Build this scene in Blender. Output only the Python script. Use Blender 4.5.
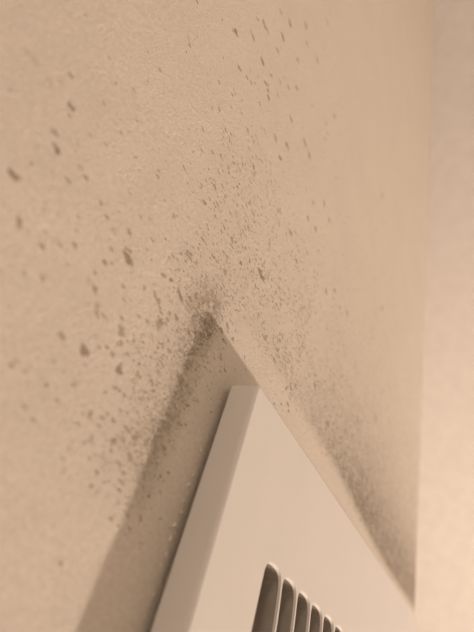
import bpy, bmesh, math, random
from mathutils import Matrix, Vector, noise

for o in list(bpy.data.objects):
    bpy.data.objects.remove(o)
scene = bpy.context.scene
COL = scene.collection

# ------------------------------------------------------------------ scale
U = 0.075            # one working unit in metres (camera to wall distance)
Z0 = 1.40            # camera height above the floor

# ------------------------------------------------------------------ camera
cam_data = bpy.data.cameras.new('camera')
cam = bpy.data.objects.new('camera', cam_data)
COL.objects.link(cam)
cam_data.sensor_fit = 'VERTICAL'
cam_data.sensor_height = 36.0
cam_data.lens = 483.37 / 632 * 36.0
cam_data.clip_start = 0.005
ROT = Matrix(((0.42178801, -0.66995274, -0.61094861),
              (-0.86686161, -0.10043889, -0.48832671),
              (0.26579282, 0.73557824, -0.62312023)))
cam.matrix_world = Matrix.Translation((0, -U, Z0)) @ ROT.to_4x4()
cam_data.dof.use_dof = True
cam_data.dof.focus_distance = 2.05 * U
cam_data.dof.aperture_fstop = 10.5
scene.camera = cam

# ------------------------------------------------------------------ light
world = bpy.data.worlds.new('world')
scene.world = world
world.use_nodes = True
world.node_tree.nodes['Background'].inputs[0].default_value = (1.0, 0.75, 0.55, 1)
world.node_tree.nodes['Background'].inputs[1].default_value = 0.0

LAMP_D = 0.55
LAMP_SX = 1.90      # how far the lamp stands to the right, per metre out from the wall
lamp_data = bpy.data.lights.new('room_lamp', 'POINT')
lamp_data.energy = 69.0
lamp_data.color = (1.0, 0.815, 0.68)
lamp_data.shadow_soft_size = 0.022
lamp = bpy.data.objects.new('room_lamp', lamp_data)
COL.objects.link(lamp)
lamp.location = (1.335 * U + LAMP_SX * LAMP_D, -0.145 * U - LAMP_D, Z0 + 0.985 * U - 1.14 * LAMP_D)

fill_data = bpy.data.lights.new('fill_light', 'POINT')  # added fill without a known source, lifts the vent's side and far slope
fill_data.energy = 19.0
fill_data.color = lamp_data.color
fill_data.shadow_soft_size = 0.08
fill = bpy.data.objects.new('fill_light', fill_data)
COL.objects.link(fill)
fill.location = (-1.4, -0.5, Z0 + 0.9)

scene.view_settings.view_transform = 'Standard'
scene.view_settings.look = 'None'
scene.view_settings.exposure = 0.0
scene.view_settings.gamma = 1.0
scene.view_settings.use_curve_mapping = False
scene.cycles.diffuse_bounces = 8
scene.cycles.max_bounces = 10

# ------------------------------------------------------------------ helpers
def smooth(a, b, x):
    t = min(1.0, max(0.0, (x - a) / (b - a)))
    return t * t * (3 - 2 * t)

def P(x, y, z):
    """working units (wall plane at y = 0, room at y < 0) to metres"""
    return (x * U, y * U, Z0 + z * U)

def mesh_obj(name, verts, faces, material, parent=None, shade=False):
    me = bpy.data.meshes.new(name)
    me.from_pydata(verts, [], faces)
    me.update()
    bm = bmesh.new(); bm.from_mesh(me)
    bmesh.ops.recalc_face_normals(bm, faces=bm.faces)
    bm.to_mesh(me); bm.free()
    if shade:
        for p in me.polygons:
            p.use_smooth = True
    me.materials.append(material)
    o = bpy.data.objects.new(name, me)
    COL.objects.link(o)
    if parent:
        o.parent = parent
        o.matrix_parent_inverse = Matrix.Translation(-parent.location)
    return o

def mat(name, color, rough=0.6):
    m = bpy.data.materials.new(name)
    m.use_nodes = True
    b = m.node_tree.nodes['Principled BSDF']
    b.inputs['Base Color'].default_value = (*color, 1)
    b.inputs['Roughness'].default_value = rough
    b.inputs['Specular IOR Level'].default_value = 0.3
    return m, m.node_tree, b

def add(nt, typ, **kw):
    n = nt.nodes.new(typ)
    for k, v in kw.items():
        setattr(n, k, v)
    return n

def noise_node(nt, co, scale, detail=2.0, rough=0.5):
    n = add(nt, 'ShaderNodeTexNoise')
    n.inputs['Scale'].default_value = scale
    n.inputs['Detail'].default_value = detail
    n.inputs['Roughness'].default_value = rough
    nt.links.new(co, n.inputs['Vector'])
    return n.outputs['Fac']

def math_node(nt, op, a, b=None, clamp=False):
    n = add(nt, 'ShaderNodeMath', operation=op, use_clamp=clamp)
    for i, v in enumerate((a, b)):
        if v is None:
            continue
        if isinstance(v, (int, float)):
            n.inputs[i].default_value = v
        else:
            nt.links.new(v, n.inputs[i])
    return n.outputs[0]

def ramp(nt, fac, lo, hi):
    n = add(nt, 'ShaderNodeMapRange', interpolation_type='SMOOTHSTEP')
    n.inputs['From Min'].default_value = lo
    n.inputs['From Max'].default_value = hi
    nt.links.new(fac, n.inputs['Value'])
    return n.outputs['Result']

def mix(nt, fac, a, b):
    n = add(nt, 'ShaderNodeMix', data_type='RGBA')
    nt.links.new(fac, n.inputs['Factor'])
    for s, v in ((n.inputs['A'], a), (n.inputs['B'], b)):
        if isinstance(v, tuple):
            s.default_value = (*v, 1)
        else:
            nt.links.new(v, s)
    return n.outputs['Result']

def bump(nt, height, strength, dist, bsdf, prev=None):
    n = add(nt, 'ShaderNodeBump')
    n.inputs['Strength'].default_value = strength
    n.inputs['Distance'].default_value = dist
    nt.links.new(height, n.inputs['Height'])
    if prev is not None:
        nt.links.new(prev, n.inputs['Normal'])
    nt.links.new(n.outputs['Normal'], bsdf.inputs['Normal'])
    return n.outputs['Normal']

# how thick the mould grows at a place on the wall (working units), 0..1
VX0, VX1, VZ1 = 1.335, 4.41, 0.988       # vent cover: left, right, top
CORNER = 5.08

def mould_density(x, z):
    # growth above the cover, starting past a clean strip along its top
    q = 0.11 * smooth(2.4, 4.2, x)
    far = smooth(1.22 - q, 1.36 - q, z)
    near = smooth(0.80, 1.0, z)
    k = smooth(1.12, 1.36, x)
    edge = (1 - k) * near + k * far
    top = edge * math.exp(-max(0.0, z - 1.3) / (1.1 + 0.4 * smooth(2.0, 3.5, x))) * smooth(0.55, 1.0, x)
    top *= 0.42 + 0.45 * smooth(1.4, 2.4, x) + 0.65 * smooth(1.8, 3.4, x) * math.exp(-max(0.0, z - 1.2) / 0.9)
    # growth beside the cover
    side = smooth(0.22, 0.55, z) * (1 - smooth(1.10, 1.22, x)) * math.exp(-max(0.0, 1.07 - x) / 0.17)
    side *= math.exp(-max(0.0, z - 1.1) / 0.35)
    # heaviest right above the corner of the cover
    knot = math.exp(-(((x - 1.07) / 0.11) ** 2 + ((z - 1.12) / 0.13) ** 2))
    d = max(top * 0.75, side * 0.78) + knot * 0.45
    return min(1.0, d)

# ------------------------------------------------------------------ materials
def wall_material(name, color, mould):
    m, nt, b = mat(name, color, 0.75)
    co = add(nt, 'ShaderNodeNewGeometry').outputs['Position']
    soft = noise_node(nt, co, 25.0, 2)
    col = mix(nt, ramp(nt, soft, 0.3, 0.7), tuple(c * 0.97 for c in color), tuple(min(1, c * 1.03) for c in color))
    if mould:
        # darker mottling that paints the relief shade of the roller grain
        grain = math_node(nt, 'ADD', math_node(nt, 'MULTIPLY', noise_node(nt, co, 750.0, 3, 0.6), 0.5),
                          math_node(nt, 'MULTIPLY', noise_node(nt, co, 1900.0, 2, 0.6), 0.5))
        col = mix(nt, ramp(nt, grain, 0.36, 0.62), tuple(c * 0.87 for c in color), col)
        at = add(nt, 'ShaderNodeAttribute', attribute_name='mould').outputs['Fac']
        fine = noise_node(nt, co, 1500.0, 3, 0.6)
        mid = noise_node(nt, co, 520.0, 3, 0.6)
        # peppering of tiny flecks: the thicker the growth, the lower the threshold
        f1 = ramp(nt, math_node(nt, 'ADD', fine, math_node(nt, 'MULTIPLY', at, 0.22)), 0.66, 0.78)
        f2 = ramp(nt, math_node(nt, 'ADD', mid, math_node(nt, 'MULTIPLY', at, 0.20)), 0.68, 0.80)
        fl = math_node(nt, 'MAXIMUM', math_node(nt, 'MULTIPLY', f1, 0.55), math_node(nt, 'MULTIPLY', f2, 0.6))
        patch = math_node(nt, 'ADD', math_node(nt, 'MULTIPLY', ramp(nt, noise_node(nt, co, 170.0, 4, 0.65), 0.35, 0.65), 0.34), 0.26)
        haze = math_node(nt, 'MULTIPLY', math_node(nt, 'POWER', at, 1.5), patch)
        fl = math_node(nt, 'ADD', fl, haze, clamp=True)
        col = mix(nt, fl, col, (0.21, 0.175, 0.13))
    nt.links.new(col, b.inputs['Base Color'])
    h1 = noise_node(nt, co, 1600.0, 4, 0.7)
    n1 = bump(nt, h1, 0.9 if mould else 0.15, 0.0008, b)
    h3 = noise_node(nt, co, 620.0, 2, 0.5)
    n1 = bump(nt, h3, 0.4 if mould else 0.1, 0.0008, b, n1)
    h2 = noise_node(nt, co, 130.0, 2, 0.5)
    bump(nt, h2, 0.15 if mould else 0.05, 0.0015, b, n1)
    return m

M_WALL = wall_material('beige_emulsion', (0.685, 0.62, 0.54), True)
M_WALL_R = wall_material('white_emulsion', (0.68, 0.645, 0.61), False)
M_ROOM = wall_material('cream_emulsion', (0.60, 0.585, 0.565), False)
M_FLOOR, nt, b = mat('floor_vinyl', (0.45, 0.40, 0.34), 0.5)
co = add(nt, 'ShaderNodeNewGeometry').outputs['Position']
nt.links.new(mix(nt, noise_node(nt, co, 12.0, 4), (0.58, 0.55, 0.50), (0.66, 0.63, 0.58)), b.inputs['Base Color'])

M_PLASTIC, nt, b = mat('white_plastic', (0.76, 0.73, 0.70), 0.38)
co = add(nt, 'ShaderNodeNewGeometry').outputs['Position']
nt.links.new(mix(nt, noise_node(nt, co, 60.0, 3), (0.56, 0.54, 0.515), (0.59, 0.57, 0.545)), b.inputs['Base Color'])
bump(nt, noise_node(nt, co, 900.0, 2), 0.05, 0.0004, b)
M_SLAT, nt, b = mat('slot_shade', (0.70, 0.66, 0.62), 0.4)  # brown-grey that paints the shade inside the slots
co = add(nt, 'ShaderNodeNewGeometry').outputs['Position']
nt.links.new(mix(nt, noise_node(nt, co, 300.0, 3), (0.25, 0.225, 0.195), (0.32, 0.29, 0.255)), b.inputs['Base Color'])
M_DARK, nt, b = mat('cavity_shade', (0.05, 0.045, 0.04), 0.9)  # near-black colour for the shade in the vent's hollow
co = add(nt, 'ShaderNodeNewGeometry').outputs['Position']
nt.links.new(mix(nt, noise_node(nt, co, 800.0, 2), (0.03, 0.028, 0.025), (0.08, 0.072, 0.064)), b.inputs['Base Color'])

def mould_material(name, c):
    m, nt, b = mat(name, c, 0.95)
    co = add(nt, 'ShaderNodeNewGeometry').outputs['Position']
    k = noise_node(nt, co, 1800.0, 2)
    nt.links.new(mix(nt, ramp(nt, k, 0.3, 0.7), tuple(v * 0.85 for v in c), tuple(v * 1.15 for v in c)), b.inputs['Base Color'])
    return m
M_MOULD = [mould_material('mould_dark', (0.28, 0.235, 0.18)),
           mould_material('mould_brown', (0.34, 0.295, 0.235)),
           mould_material('mould_faint', (0.45, 0.40, 0.335))]
M_CRUMB, nt, b = mat('paint_crumb', (0.62, 0.57, 0.50), 0.8)
co = add(nt, 'ShaderNodeNewGeometry').outputs['Position']
nt.links.new(mix(nt, noise_node(nt, co, 900.0, 2), (0.56, 0.51, 0.44), (0.68, 0.63, 0.56)), b.inputs['Base Color'])

# ------------------------------------------------------------------ the room
def structure(o, label, cat):
    o['kind'] = 'structure'
    o['label'] = label
    o['category'] = cat

X_R = CORNER * U
X_FAR = 3.0           # far wall beyond the end of the mouldy wall
Y_B = 0.55            # recess behind that end
X_L, Y_F, Z_C = -1.7, -2.0, Z0 + 2.5
SLOPE = 0.90          # far side tilted inwards, shaped to take the light evenly: metres inwards per metre up
Z_K = Z0 - 0.05       # top of the upright part of the far wall

def steps(a, b, n):
    return [a + (b - a) * i / n for i in range(n)]

# back wall: a gently uneven plaster surface, finer where the mould grows
xs = steps(X_L, -0.3 * U, 6) + steps(-0.3 * U, 1.6 * U, 95) + steps(1.6 * U, X_R, 70) + [X_R]
zs = steps(0.0, Z0 - 0.4 * U, 6) + steps(Z0 - 0.4 * U, Z0 + 2.4 * U, 140) + steps(Z0 + 2.4 * U, Z0 + 8 * U, 60) + steps(Z0 + 8 * U, Z_C, 8) + [Z_C]
verts, faces, dens = [], [], []
DENT = (1.02, 0.15)
for z in zs:
    for x in xs:
        ux, uz = x / U, (z - Z0) / U
        y = 0.0
        if -0.4 < ux and -0.4 < uz < 8:
            y = 0.00028 * (noise.noise(Vector((ux * 5, 1.3, uz * 5)))) + 0.00012 * noise.noise(Vector((ux * 14, 7.1, uz * 14)))
            y *= smooth(CORNER, CORNER - 0.15, ux) if ux > CORNER - 0.15 else 1
        verts.append((x, y, z))
        d = 0.0
        if -0.3 < ux and -0.4 < uz < 9:
            d = mould_density(ux, uz)
        dens.append(d)
nx = len(xs)
for j in range(len(zs) - 1):
    for i in range(nx - 1):
        a = j * nx + i
        faces.append((a, a + 1, a + nx + 1, a + nx))
me = bpy.data.meshes.new('wall_back')
me.from_pydata(verts, [], faces)
me.update()
for p in me.polygons:
    p.use_smooth = True
at = me.attributes.new('mould', 'FLOAT', 'POINT')
at.data.foreach_set('value', dens)
me.materials.append(M_WALL)
wall_back = bpy.data.objects.new('wall_back', me)
COL.objects.link(wall_back)
structure(wall_back, 'beige stippled wall covered in dark mould specks around the vent', 'wall')

def panel(name, corners, material, label, cat):
    o = mesh_obj(name, corners, [(0, 1, 2, 3)], material)
    structure(o, label, cat)
    return o
panel('wall_end', [(X_R, 0, 0), (X_R, Y_B, 0), (X_R, Y_B, Z_C), (X_R, 0, Z_C)], M_WALL_R,
      'narrow return face at the free end of the mouldy wall', 'wall')
X_TOP = X_FAR - SLOPE * (Z_C - Z_K)
o = mesh_obj('wall_recess', [(X_R, Y_B, 0), (X_FAR, Y_B, 0), (X_FAR, Y_B, Z_K), (X_TOP, Y_B, Z_C), (X_R, Y_B, Z_C)],
             [(0, 1, 2, 3, 4)], M_WALL_R)
structure(o, 'plain pale wall set back past the mouldy wall', 'wall')
panel('wall_right', [(X_FAR, Y_B, 0), (X_FAR, Y_F, 0), (X_FAR, Y_F, Z_K), (X_FAR, Y_B, Z_K)], M_WALL_R,
      'low pale wall under the sloping far surface', 'wall')
panel('far_slope', [(X_FAR, Y_B, Z_K), (X_FAR, Y_F, Z_K), (X_TOP, Y_F, Z_C), (X_TOP, Y_B, Z_C)], M_WALL_R,
      'smooth blurred pale pinkish surface along the right edge', 'ceiling')
panel('wall_left', [(X_L, 0, 0), (X_L, Y_F, 0), (X_L, Y_F, Z_C), (X_L, 0, Z_C)], M_ROOM,
      'plain cream wall opposite the pale right wall', 'wall')
o = mesh_obj('wall_front', [(X_L, Y_F, 0), (X_FAR, Y_F, 0), (X_FAR, Y_F, Z_K), (X_TOP, Y_F, Z_C), (X_L, Y_F, Z_C)],
             [(0, 1, 2, 3, 4)], M_ROOM)
structure(o, 'plain cream wall facing the mouldy wall', 'wall')
for name, z, xr, m, label in (('floor', 0, X_FAR, M_FLOOR, 'brown grey floor of the small room'),
                              ('ceiling', Z_C, X_TOP, M_WALL_R, 'plain pale flat ceiling of the small room')):
    plan = [(X_L, 0), (X_R, 0), (X_R, Y_B), (xr, Y_B), (xr, Y_F), (X_L, Y_F)]
    o = mesh_obj(name, [(x, y, z) for x, y in plan], [(0, 1, 5), (1, 4, 5), (1, 2, 3), (1, 3, 4)], m)
    structure(o, label, name)

# ------------------------------------------------------------------ the vent
YF, YB = -0.145, -0.028          # front and back of the cover (working units)
PITCH, SLOT = 0.1667, 0.151
RIB = PITCH - SLOT
OX0 = 1.719 + SLOT / 2 - PITCH / 2         # louvre opening, left
NSLOT = 14
OX1 = OX0 + NSLOT * PITCH
OZ1 = 0.510
VZ0 = VZ1 - 3.075
OZ0 = VZ0 + (VZ1 - OZ1)
SZ1, SZ0 = 0.474, OZ0 + (OZ1 - 0.474)      # slot ends

vent = bpy.data.objects.new('air_vent', None)
COL.objects.link(vent)
vent.location = P((VX0 + VX1) / 2, 0, VZ0)
vent['label'] = 'white plastic louvred air vent cover standing off the mouldy wall'
vent['category'] = 'air vent'

def rounded_rect(x0, x1, z0, z1, r, n=6):
    pts = []
    for cx, cz, a0 in ((x1 - r, z1 - r, 0), (x0 + r, z1 - r, 90), (x0 + r, z0 + r, 180), (x1 - r, z0 + r, 270)):
        for k in range(n + 1):
            a = math.radians(a0 + 90 * k / n)
            pts.append((cx + r * math.cos(a), cz + r * math.sin(a)))
    return pts

def ring_frame(name, loops, material, parent, closed=True):
    v, f = [], []
    n = len(loops[0][0])
    for pts, y in loops:
        v += [P(x, y, z) for x, z in pts]
    m = len(loops)
    for j in range(m if closed else m - 1):
        for i in range(n):
            a, b2 = j * n, ((j + 1) % m) * n
            f.append((a + i, a + (i + 1) % n, b2 + (i + 1) % n, b2 + i))
    return mesh_obj(name, v, f, material, parent)

def outer(ins):
    return rounded_rect(VX0 + ins, VX1 - ins, VZ0 + ins, VZ1 - ins, max(0.006, 0.026 - ins))
def inner(ins):
    return rounded_rect(OX0 - ins, OX1 + ins, OZ0 - ins, OZ1 + ins, 0.0005)
loops = [(outer(0.0), YB), (outer(0.0), YF + 0.018)]
for k in range(1, 5):
    a = math.radians(90 * k / 4)
    loops.append((outer(0.014 * (1 - math.cos(a))), YF + 0.014 - 0.014 * math.sin(a)))
loops += [(inner(0.0), YF), (inner(0.0), YB)]
frame = ring_frame('cover_frame', loops, M_PLASTIC, vent)

def side_curve(w, top):
    """half slot edge from the slot's end down to the straight rib, x measured from the slot centre"""
    pts = []
    for k in range(9):
        a = math.radians(90 * k / 8)
        pts.append((w / 2 * math.sin(a) ** 0.8, top - 0.055 * (1 - math.cos(a)) ** 1.3))
    return pts

def bow(z):
    """the slats bow a little to the right between their ends"""
    d1, d2 = max(0.0, SZ1 - z), max(0.0, z - SZ0)
    return 0.05 * (1 - math.exp(-d1 / 0.2)) * (1 - math.exp(-d2 / 0.2))

def slat_mesh(cx, left=True, right=True):
    def edge(grow_side, grow_top, bowed):
        """slot edge from its upper to its lower end as (distance from the slot centre, height, shift)"""
        c = side_curve(SLOT + 2 * grow_side, SZ1 + grow_top)
        w = c[-1][0]
        zs_mid = [SZ1 - 0.055 - 0.05 * k for k in range(1, 11)]
        half = c + [(w, z) for z in zs_mid]
        full = half + [(x, SZ1 + SZ0 - z) for x, z in reversed(half)]
        return [(x, z, bow(z) if bowed else 0.0) for x, z in full]
    def outline(gs, gt):
        pts = []
        if right:
            e = edge(gs, gt, left)
            pts += [(PITCH / 2, OZ1)] + [(PITCH / 2 - x + b, z) for x, z, b in e] + [(PITCH / 2, OZ0)]
        else:
            pts += [(0, OZ1), (0, OZ0)]
        if left:
            e = edge(gs, gt, True)
            pts += [(-PITCH / 2, OZ0)] + [(-PITCH / 2 + x + (b if right else 0.1 * b), z) for x, z, b in reversed(e)] + [(-PITCH / 2, OZ1)]
        else:
            pts += [(0, OZ0), (0, OZ1)]
        return pts
    levels = [(outline(0.002, 0.008), YF), (outline(0.0, 0.0), YF + 0.010), (outline(0.0, 0.0), YB)]
    v, f = [], []
    n = len(levels[0][0])
    for pts, y in levels:
        v += [P(cx + x, y, z) for x, z in pts]
    f.append(tuple(range(n)))
    f.append(tuple(range(3 * n - 1, 2 * n - 1, -1)))
    for j in range(2):
        for i in range(n):
            k = (i + 1) % n
            f.append((j * n + i, j * n + k, (j + 1) * n + k, (j + 1) * n + i))
    return v, f

def shade_flanks(o):
    # slot shade painted on the slat flanks; front edges keep the plastic colour
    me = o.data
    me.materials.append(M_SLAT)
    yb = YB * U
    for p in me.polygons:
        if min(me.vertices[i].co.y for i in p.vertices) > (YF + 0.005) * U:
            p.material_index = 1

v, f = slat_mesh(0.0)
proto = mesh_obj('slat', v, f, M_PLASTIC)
shade_flanks(proto)
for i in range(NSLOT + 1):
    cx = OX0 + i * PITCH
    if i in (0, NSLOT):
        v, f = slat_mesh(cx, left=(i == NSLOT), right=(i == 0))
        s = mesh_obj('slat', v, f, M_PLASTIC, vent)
        shade_flanks(s)
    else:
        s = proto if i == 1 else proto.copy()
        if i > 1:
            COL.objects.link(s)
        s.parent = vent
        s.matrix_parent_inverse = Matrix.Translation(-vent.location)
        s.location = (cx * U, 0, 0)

# the box behind the cover, fixed to the wall, with a dark sheet standing for its shaded hollow
IN = 0.20
hx0, hx1, hz0, hz1 = OX0 - 0.02, OX1 + 0.02, OZ0 - 0.02, OZ1 + 0.02
def hr(i):
    return rounded_rect(hx0 + i, hx1 - i, hz0 + i, hz1 - i, 0.05)
housing = ring_frame('housing', [(hr(0), 0.01), (hr(0), YB), (hr(0.03), YB), (hr(0.03), 0.01)], M_PLASTIC, vent)
fp = [P(x, y, z) for y in (-0.02, -0.008) for x, z in hr(0.03)]
n = len(fp) // 2
hollow = mesh_obj('filter', fp, [tuple(range(n)), tuple(range(2 * n - 1, n - 1, -1))] + [(i, (i + 1) % n, n + (i + 1) % n, n + i) for i in range(n)], M_DARK, vent)
hollow['label'] = 'dark panel for the shaded hollow behind the slats'

# ------------------------------------------------------------------ mould on the wall
rng = random.Random(11)
def fleck(n, jag, peak):
    """a low irregular cushion of mould, radius about 1, rising towards the room (-y)"""
    ring = []
    for k in range(n):
        a = 2 * math.pi * k / n
        r = 1 + jag * rng.uniform(-1, 1)
        ring.append((r * math.cos(a), r * math.sin(a)))
    v = [(x, 0.0, z) for x, z in ring] + [(0.6 * x, -peak, 0.6 * z) for x, z in ring] + [(0, -peak * 1.15, 0)]
    f = []
    for k in range(n):
        q = (k + 1) % n
        f.append((k, q, n + q, n + k))
        f.append((n + k, n + q, 2 * n))
    return v, f

def wall_y(ux, uz):
    return 0.00028 * (noise.noise(Vector((ux * 5, 1.3, uz * 5)))) + 0.00012 * noise.noise(Vector((ux * 14, 7.1, uz * 14)))

# (x, z, radius, tone) in working units on the wall
SPOTS = [
 (0.086,1.424,0.0073,1), (0.179,1.221,0.012,1), (0.241,1.146,0.0148,0), (0.256,1.032,0.0107,1), (0.288,1.0,0.0145,0), (0.161,1.128,0.0103,2),
 (0.175,1.165,0.0094,2), (0.076,1.123,0.0115,2), (0.105,1.13,0.0119,2), (0.12,0.993,0.0062,1), (0.181,0.956,0.0054,2), (0.293,1.281,0.0081,1),
 (0.378,1.18,0.0069,1), (0.325,1.145,0.0066,1), (0.247,0.951,0.008,2), (0.315,1.083,0.0102,2), (0.508,2.437,0.0189,0), (0.574,2.054,0.0099,1),
 (0.353,1.66,0.0079,1), (0.346,1.555,0.0061,1), (0.579,1.646,0.0072,1), (0.732,1.725,0.0118,1), (0.475,1.272,0.0076,1), (0.389,1.273,0.0072,1),
 (0.735,1.913,0.0103,1), (0.759,3.297,0.0219,0), (0.76,3.085,0.0185,0), (0.662,3.199,0.0156,1), (0.606,2.854,0.0191,1), (0.642,2.866,0.0146,1),
 (0.487,2.417,0.0104,1), (0.593,2.63,0.0182,0), (0.565,2.635,0.0112,1), (0.724,2.633,0.0192,0), (0.811,2.556,0.0122,0), (0.845,2.546,0.0123,0),
 (0.873,2.522,0.0174,0), (0.813,2.673,0.0175,1), (0.881,3.63,0.0241,1), (1.061,4.213,0.0276,2), (0.959,3.519,0.0182,1), (1.114,3.631,0.0193,1),
 (0.953,3.205,0.0173,1), (0.764,2.912,0.018,1), (0.688,2.354,0.0112,1), (0.724,2.376,0.0114,1), (0.628,2.318,0.013,1), (1.551,3.613,0.0216,1),
 (1.463,3.339,0.017,2), (1.102,2.712,0.0222,1), (1.044,2.4,0.018,1), (1.147,2.514,0.0217,1), (1.303,2.796,0.0209,1), (1.383,2.787,0.0214,1),
 (1.135,2.345,0.0157,0), (0.837,2.378,0.0143,1), (0.926,2.656,0.013,1), (0.891,2.772,0.0131,1), (0.979,2.872,0.0165,1), (1.042,3.009,0.0172,1),
 (1.506,3.203,0.0168,2), (0.259,0.831,0.0142,0), (0.338,0.752,0.0136,1), (0.269,0.9,0.0068,1), (0.421,0.756,0.0097,1), (0.453,0.801,0.0076,1),
 (0.482,0.84,0.0092,1), (0.39,1.026,0.0092,1), (0.516,1.0,0.01,1), (0.581,0.939,0.0101,1), (0.59,0.886,0.0114,0), (0.471,0.691,0.0086,1),
 (0.426,0.661,0.0082,2), (0.611,0.793,0.0111,1), (0.503,0.778,0.0065,1), (0.318,0.935,0.006,2), (0.474,1.016,0.0084,1), (0.646,0.972,0.0197,0),
 (0.63,0.987,0.0136,1), (0.609,1.039,0.0107,1), (0.644,1.155,0.0145,2), (0.754,0.949,0.0079,1), (0.689,0.883,0.009,1), (0.807,0.969,0.0114,1),
 (0.83,0.964,0.0115,1), (0.918,1.059,0.0124,0), (0.955,1.07,0.0108,1), (0.96,1.095,0.0109,0), (1.034,1.199,0.0135,1), (0.739,0.801,0.0104,1),
 (0.885,0.912,0.0132,1), (0.941,0.984,0.0139,0), (0.908,0.945,0.0101,1), (0.989,1.242,0.0096,1), (1.077,1.365,0.0123,1), (0.986,1.35,0.0119,1),
 (0.788,1.127,0.0068,1), (1.329,1.599,0.0261,0), (1.299,1.609,0.0212,0), (0.982,2.013,0.0163,1), (1.132,2.35,0.0157,1), (1.387,2.78,0.0183,1),
 (1.72,2.723,0.0197,1), (1.84,2.702,0.0202,1), (1.702,2.432,0.0187,1), (1.577,2.382,0.015,1), (1.581,2.553,0.0185,1), (1.451,2.082,0.0191,1),
 (1.278,2.045,0.0129,2), (1.112,1.8,0.0116,1), (1.151,1.502,0.0153,0), (1.204,1.574,0.0113,1), (2.021,2.195,0.0192,1), (2.135,2.317,0.0201,1),
 (1.544,1.654,0.0153,1), (1.577,1.997,0.0167,1), (1.672,2.166,0.0147,1), (1.48,1.578,0.0123,1), (0.603,0.616,0.0128,1), (0.683,0.631,0.0161,0),
 (0.672,0.639,0.0107,1), (0.623,0.548,0.0062,1), (0.659,0.741,0.0098,1), (0.82,0.669,0.0145,0), (0.818,0.686,0.0102,1), (0.77,0.689,0.0129,1),
 (0.757,0.769,0.0163,1), (0.889,0.915,0.0149,0), (0.878,0.896,0.0131,1), (0.962,0.725,0.0125,1), (0.984,0.71,0.011,1), (0.888,0.542,0.011,1),
 (0.924,0.499,0.0149,0), (1.005,0.493,0.0125,1), (0.709,0.545,0.009,2), (0.624,0.493,0.0072,2), (0.881,0.432,0.0089,2), (0.678,0.754,0.0071,1),
 (0.924,0.59,0.0072,1), (1.816,1.297,0.0148,0), (1.865,1.337,0.0151,0), (1.913,1.383,0.0129,1), (1.875,1.242,0.0147,1), (1.889,1.216,0.0122,1),
 (1.633,1.337,0.0167,1), (2.402,1.455,0.0231,1), (2.544,1.404,0.0233,1), (2.644,1.365,0.0205,1), (3.208,3.146,0.0273,1), (2.42,2.369,0.0214,1),
 (2.284,2.292,0.0171,1), (3.006,2.705,0.0207,2), (2.138,1.541,0.0169,1), (2.264,1.659,0.0149,1), (2.915,1.808,0.0206,1), (3.36,2.084,0.0233,1),
 (3.401,2.252,0.0201,2), (3.345,1.323,0.0258,0), (2.109,1.598,0.0142,1), (2.423,1.704,0.0155,1), (0.935,0.176,0.0093,1), (2.805,4.366,0.035,1),  # the lowest spot stands in colour for the shade of a small dent
 (0.563,2.788,0.0116,1), (1.041,1.529,0.0127,1), (1.186,1.141,0.0159,0), (1.218,1.19,0.0143,1), (1.105,1.143,0.0155,1), (1.022,1.118,0.0131,0),
 (0.982,1.131,0.0111,0), (1.091,1.217,0.0138,1), (1.008,1.2,0.0115,1),
]
shapes = []
for k in range(8):
    for tone in range(3):
        v, f = fleck(11, 0.5, 0.14)
        me = bpy.data.meshes.new('mould_spot')
        me.from_pydata(v, [], f)
        for p in me.polygons:
            p.use_smooth = True
        me.materials.append(M_MOULD[tone])
        shapes.append(me)
spots = []
for x, z, r, tone in SPOTS:
    me = shapes[rng.randrange(8) * 3 + tone]
    o = bpy.data.objects.new('mould_spot', me)
    COL.objects.link(o)
    o.location = (x * U, wall_y(x, z) + 0.00002, Z0 + z * U)
    o.rotation_euler = (0, rng.uniform(-0.5, 0.5) + (math.pi if rng.random() < 0.5 else 0), 0)
    o.scale = (r * U * rng.uniform(1.05, 1.5), r * U * 0.6, r * U * rng.uniform(0.6, 0.85))
    o.parent = wall_back
    spots.append(o)

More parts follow.
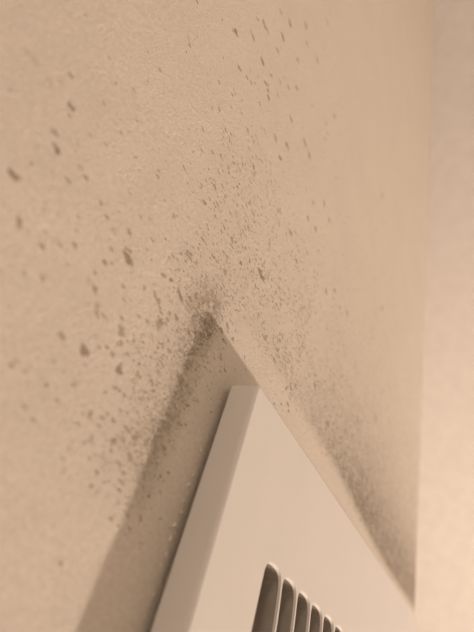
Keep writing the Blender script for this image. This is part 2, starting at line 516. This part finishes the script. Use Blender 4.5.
# the countless smaller specks, joined
def speckle(name, count, tone, rmin, rmax, seed):
    r2 = random.Random(seed)
    forms = [fleck(6, 0.4, 0.15) for _ in range(12)]
    V, F = [], []
    made = tries = 0
    while made < count and tries < 400000:
        tries += 1
        t = r2.random()
        if t < 0.5:
            x, z = r2.uniform(0.2, 1.9), r2.uniform(0.3, 2.2)
        elif t < 0.9:
            x, z = r2.uniform(0.6, CORNER), r2.uniform(1.1, 4.2)
        else:
            x, z = r2.uniform(-0.1, 4.0), r2.uniform(0.3, 7.0)
        d = mould_density(x, z) ** 1.3 + 0.012
        cl = noise.noise(Vector((x * 6, 3.7, z * 6)))
        d *= max(0.15, 1 + 1.3 * cl)
        if r2.random() > d:
            continue
        depth = 0.61 * x + 0.49 + 0.62 * z
        r = (rmin + (rmax - rmin) * r2.random() ** 3) 
        fv, ff = forms[r2.randrange(12)]
        a = r2.uniform(-0.6, 0.6)
        ca, sa = math.cos(a), math.sin(a)
        sx, sz = r * r2.uniform(1.0, 1.9), r * r2.uniform(0.6, 0.95)
        y0 = wall_y(x, z) + 0.00002
        base = len(V)
        for (px, py, pz) in fv:
            qx, qz = px * ca - pz * sa, px * sa + pz * ca
            V.append(((x + qx * sx) * U, y0 + py * r * U * 0.7, Z0 + (z + qz * sz) * U))
        F += [tuple(base + i for i in q) for q in ff]
        made += 1
    me = bpy.data.meshes.new(name)
    me.from_pydata(V, [], F)
    for p in me.polygons:
        p.use_smooth = True
    me.materials.append(M_MOULD[tone])
    o = bpy.data.objects.new(name, me)
    COL.objects.link(o)
    o.parent = wall_back
    o['kind'] = 'stuff'
    return o
speckle('mould_speckle', 3200, 0, 0.0028, 0.008, 3)
speckle('mould_speckle', 6500, 1, 0.0028, 0.010, 4)
speckle('mould_speckle', 3000, 2, 0.004, 0.012, 5)

# crumbs of old paint along the seam beside the cover
crumb_v, crumb_f = fleck(6, 0.5, 0.5)
crumb_me = bpy.data.meshes.new('paint_crumb')
crumb_me.from_pydata(crumb_v, [], crumb_f)
crumb_me.materials.append(M_CRUMB)
for k in range(14):
    x, z = 1.325 + rng.uniform(-0.012, 0.008), 0.78 - 0.045 * k + rng.uniform(-0.02, 0.02)
    o = bpy.data.objects.new('paint_crumb', crumb_me)
    COL.objects.link(o)
    o.location = (x * U, wall_y(x, z), Z0 + z * U)
    o.rotation_euler = (0, rng.uniform(0, 6.28), 0)
    q = rng.uniform(0.004, 0.009) * U
    o.scale = (q, q, q * 1.6)
    o.parent = wall_back
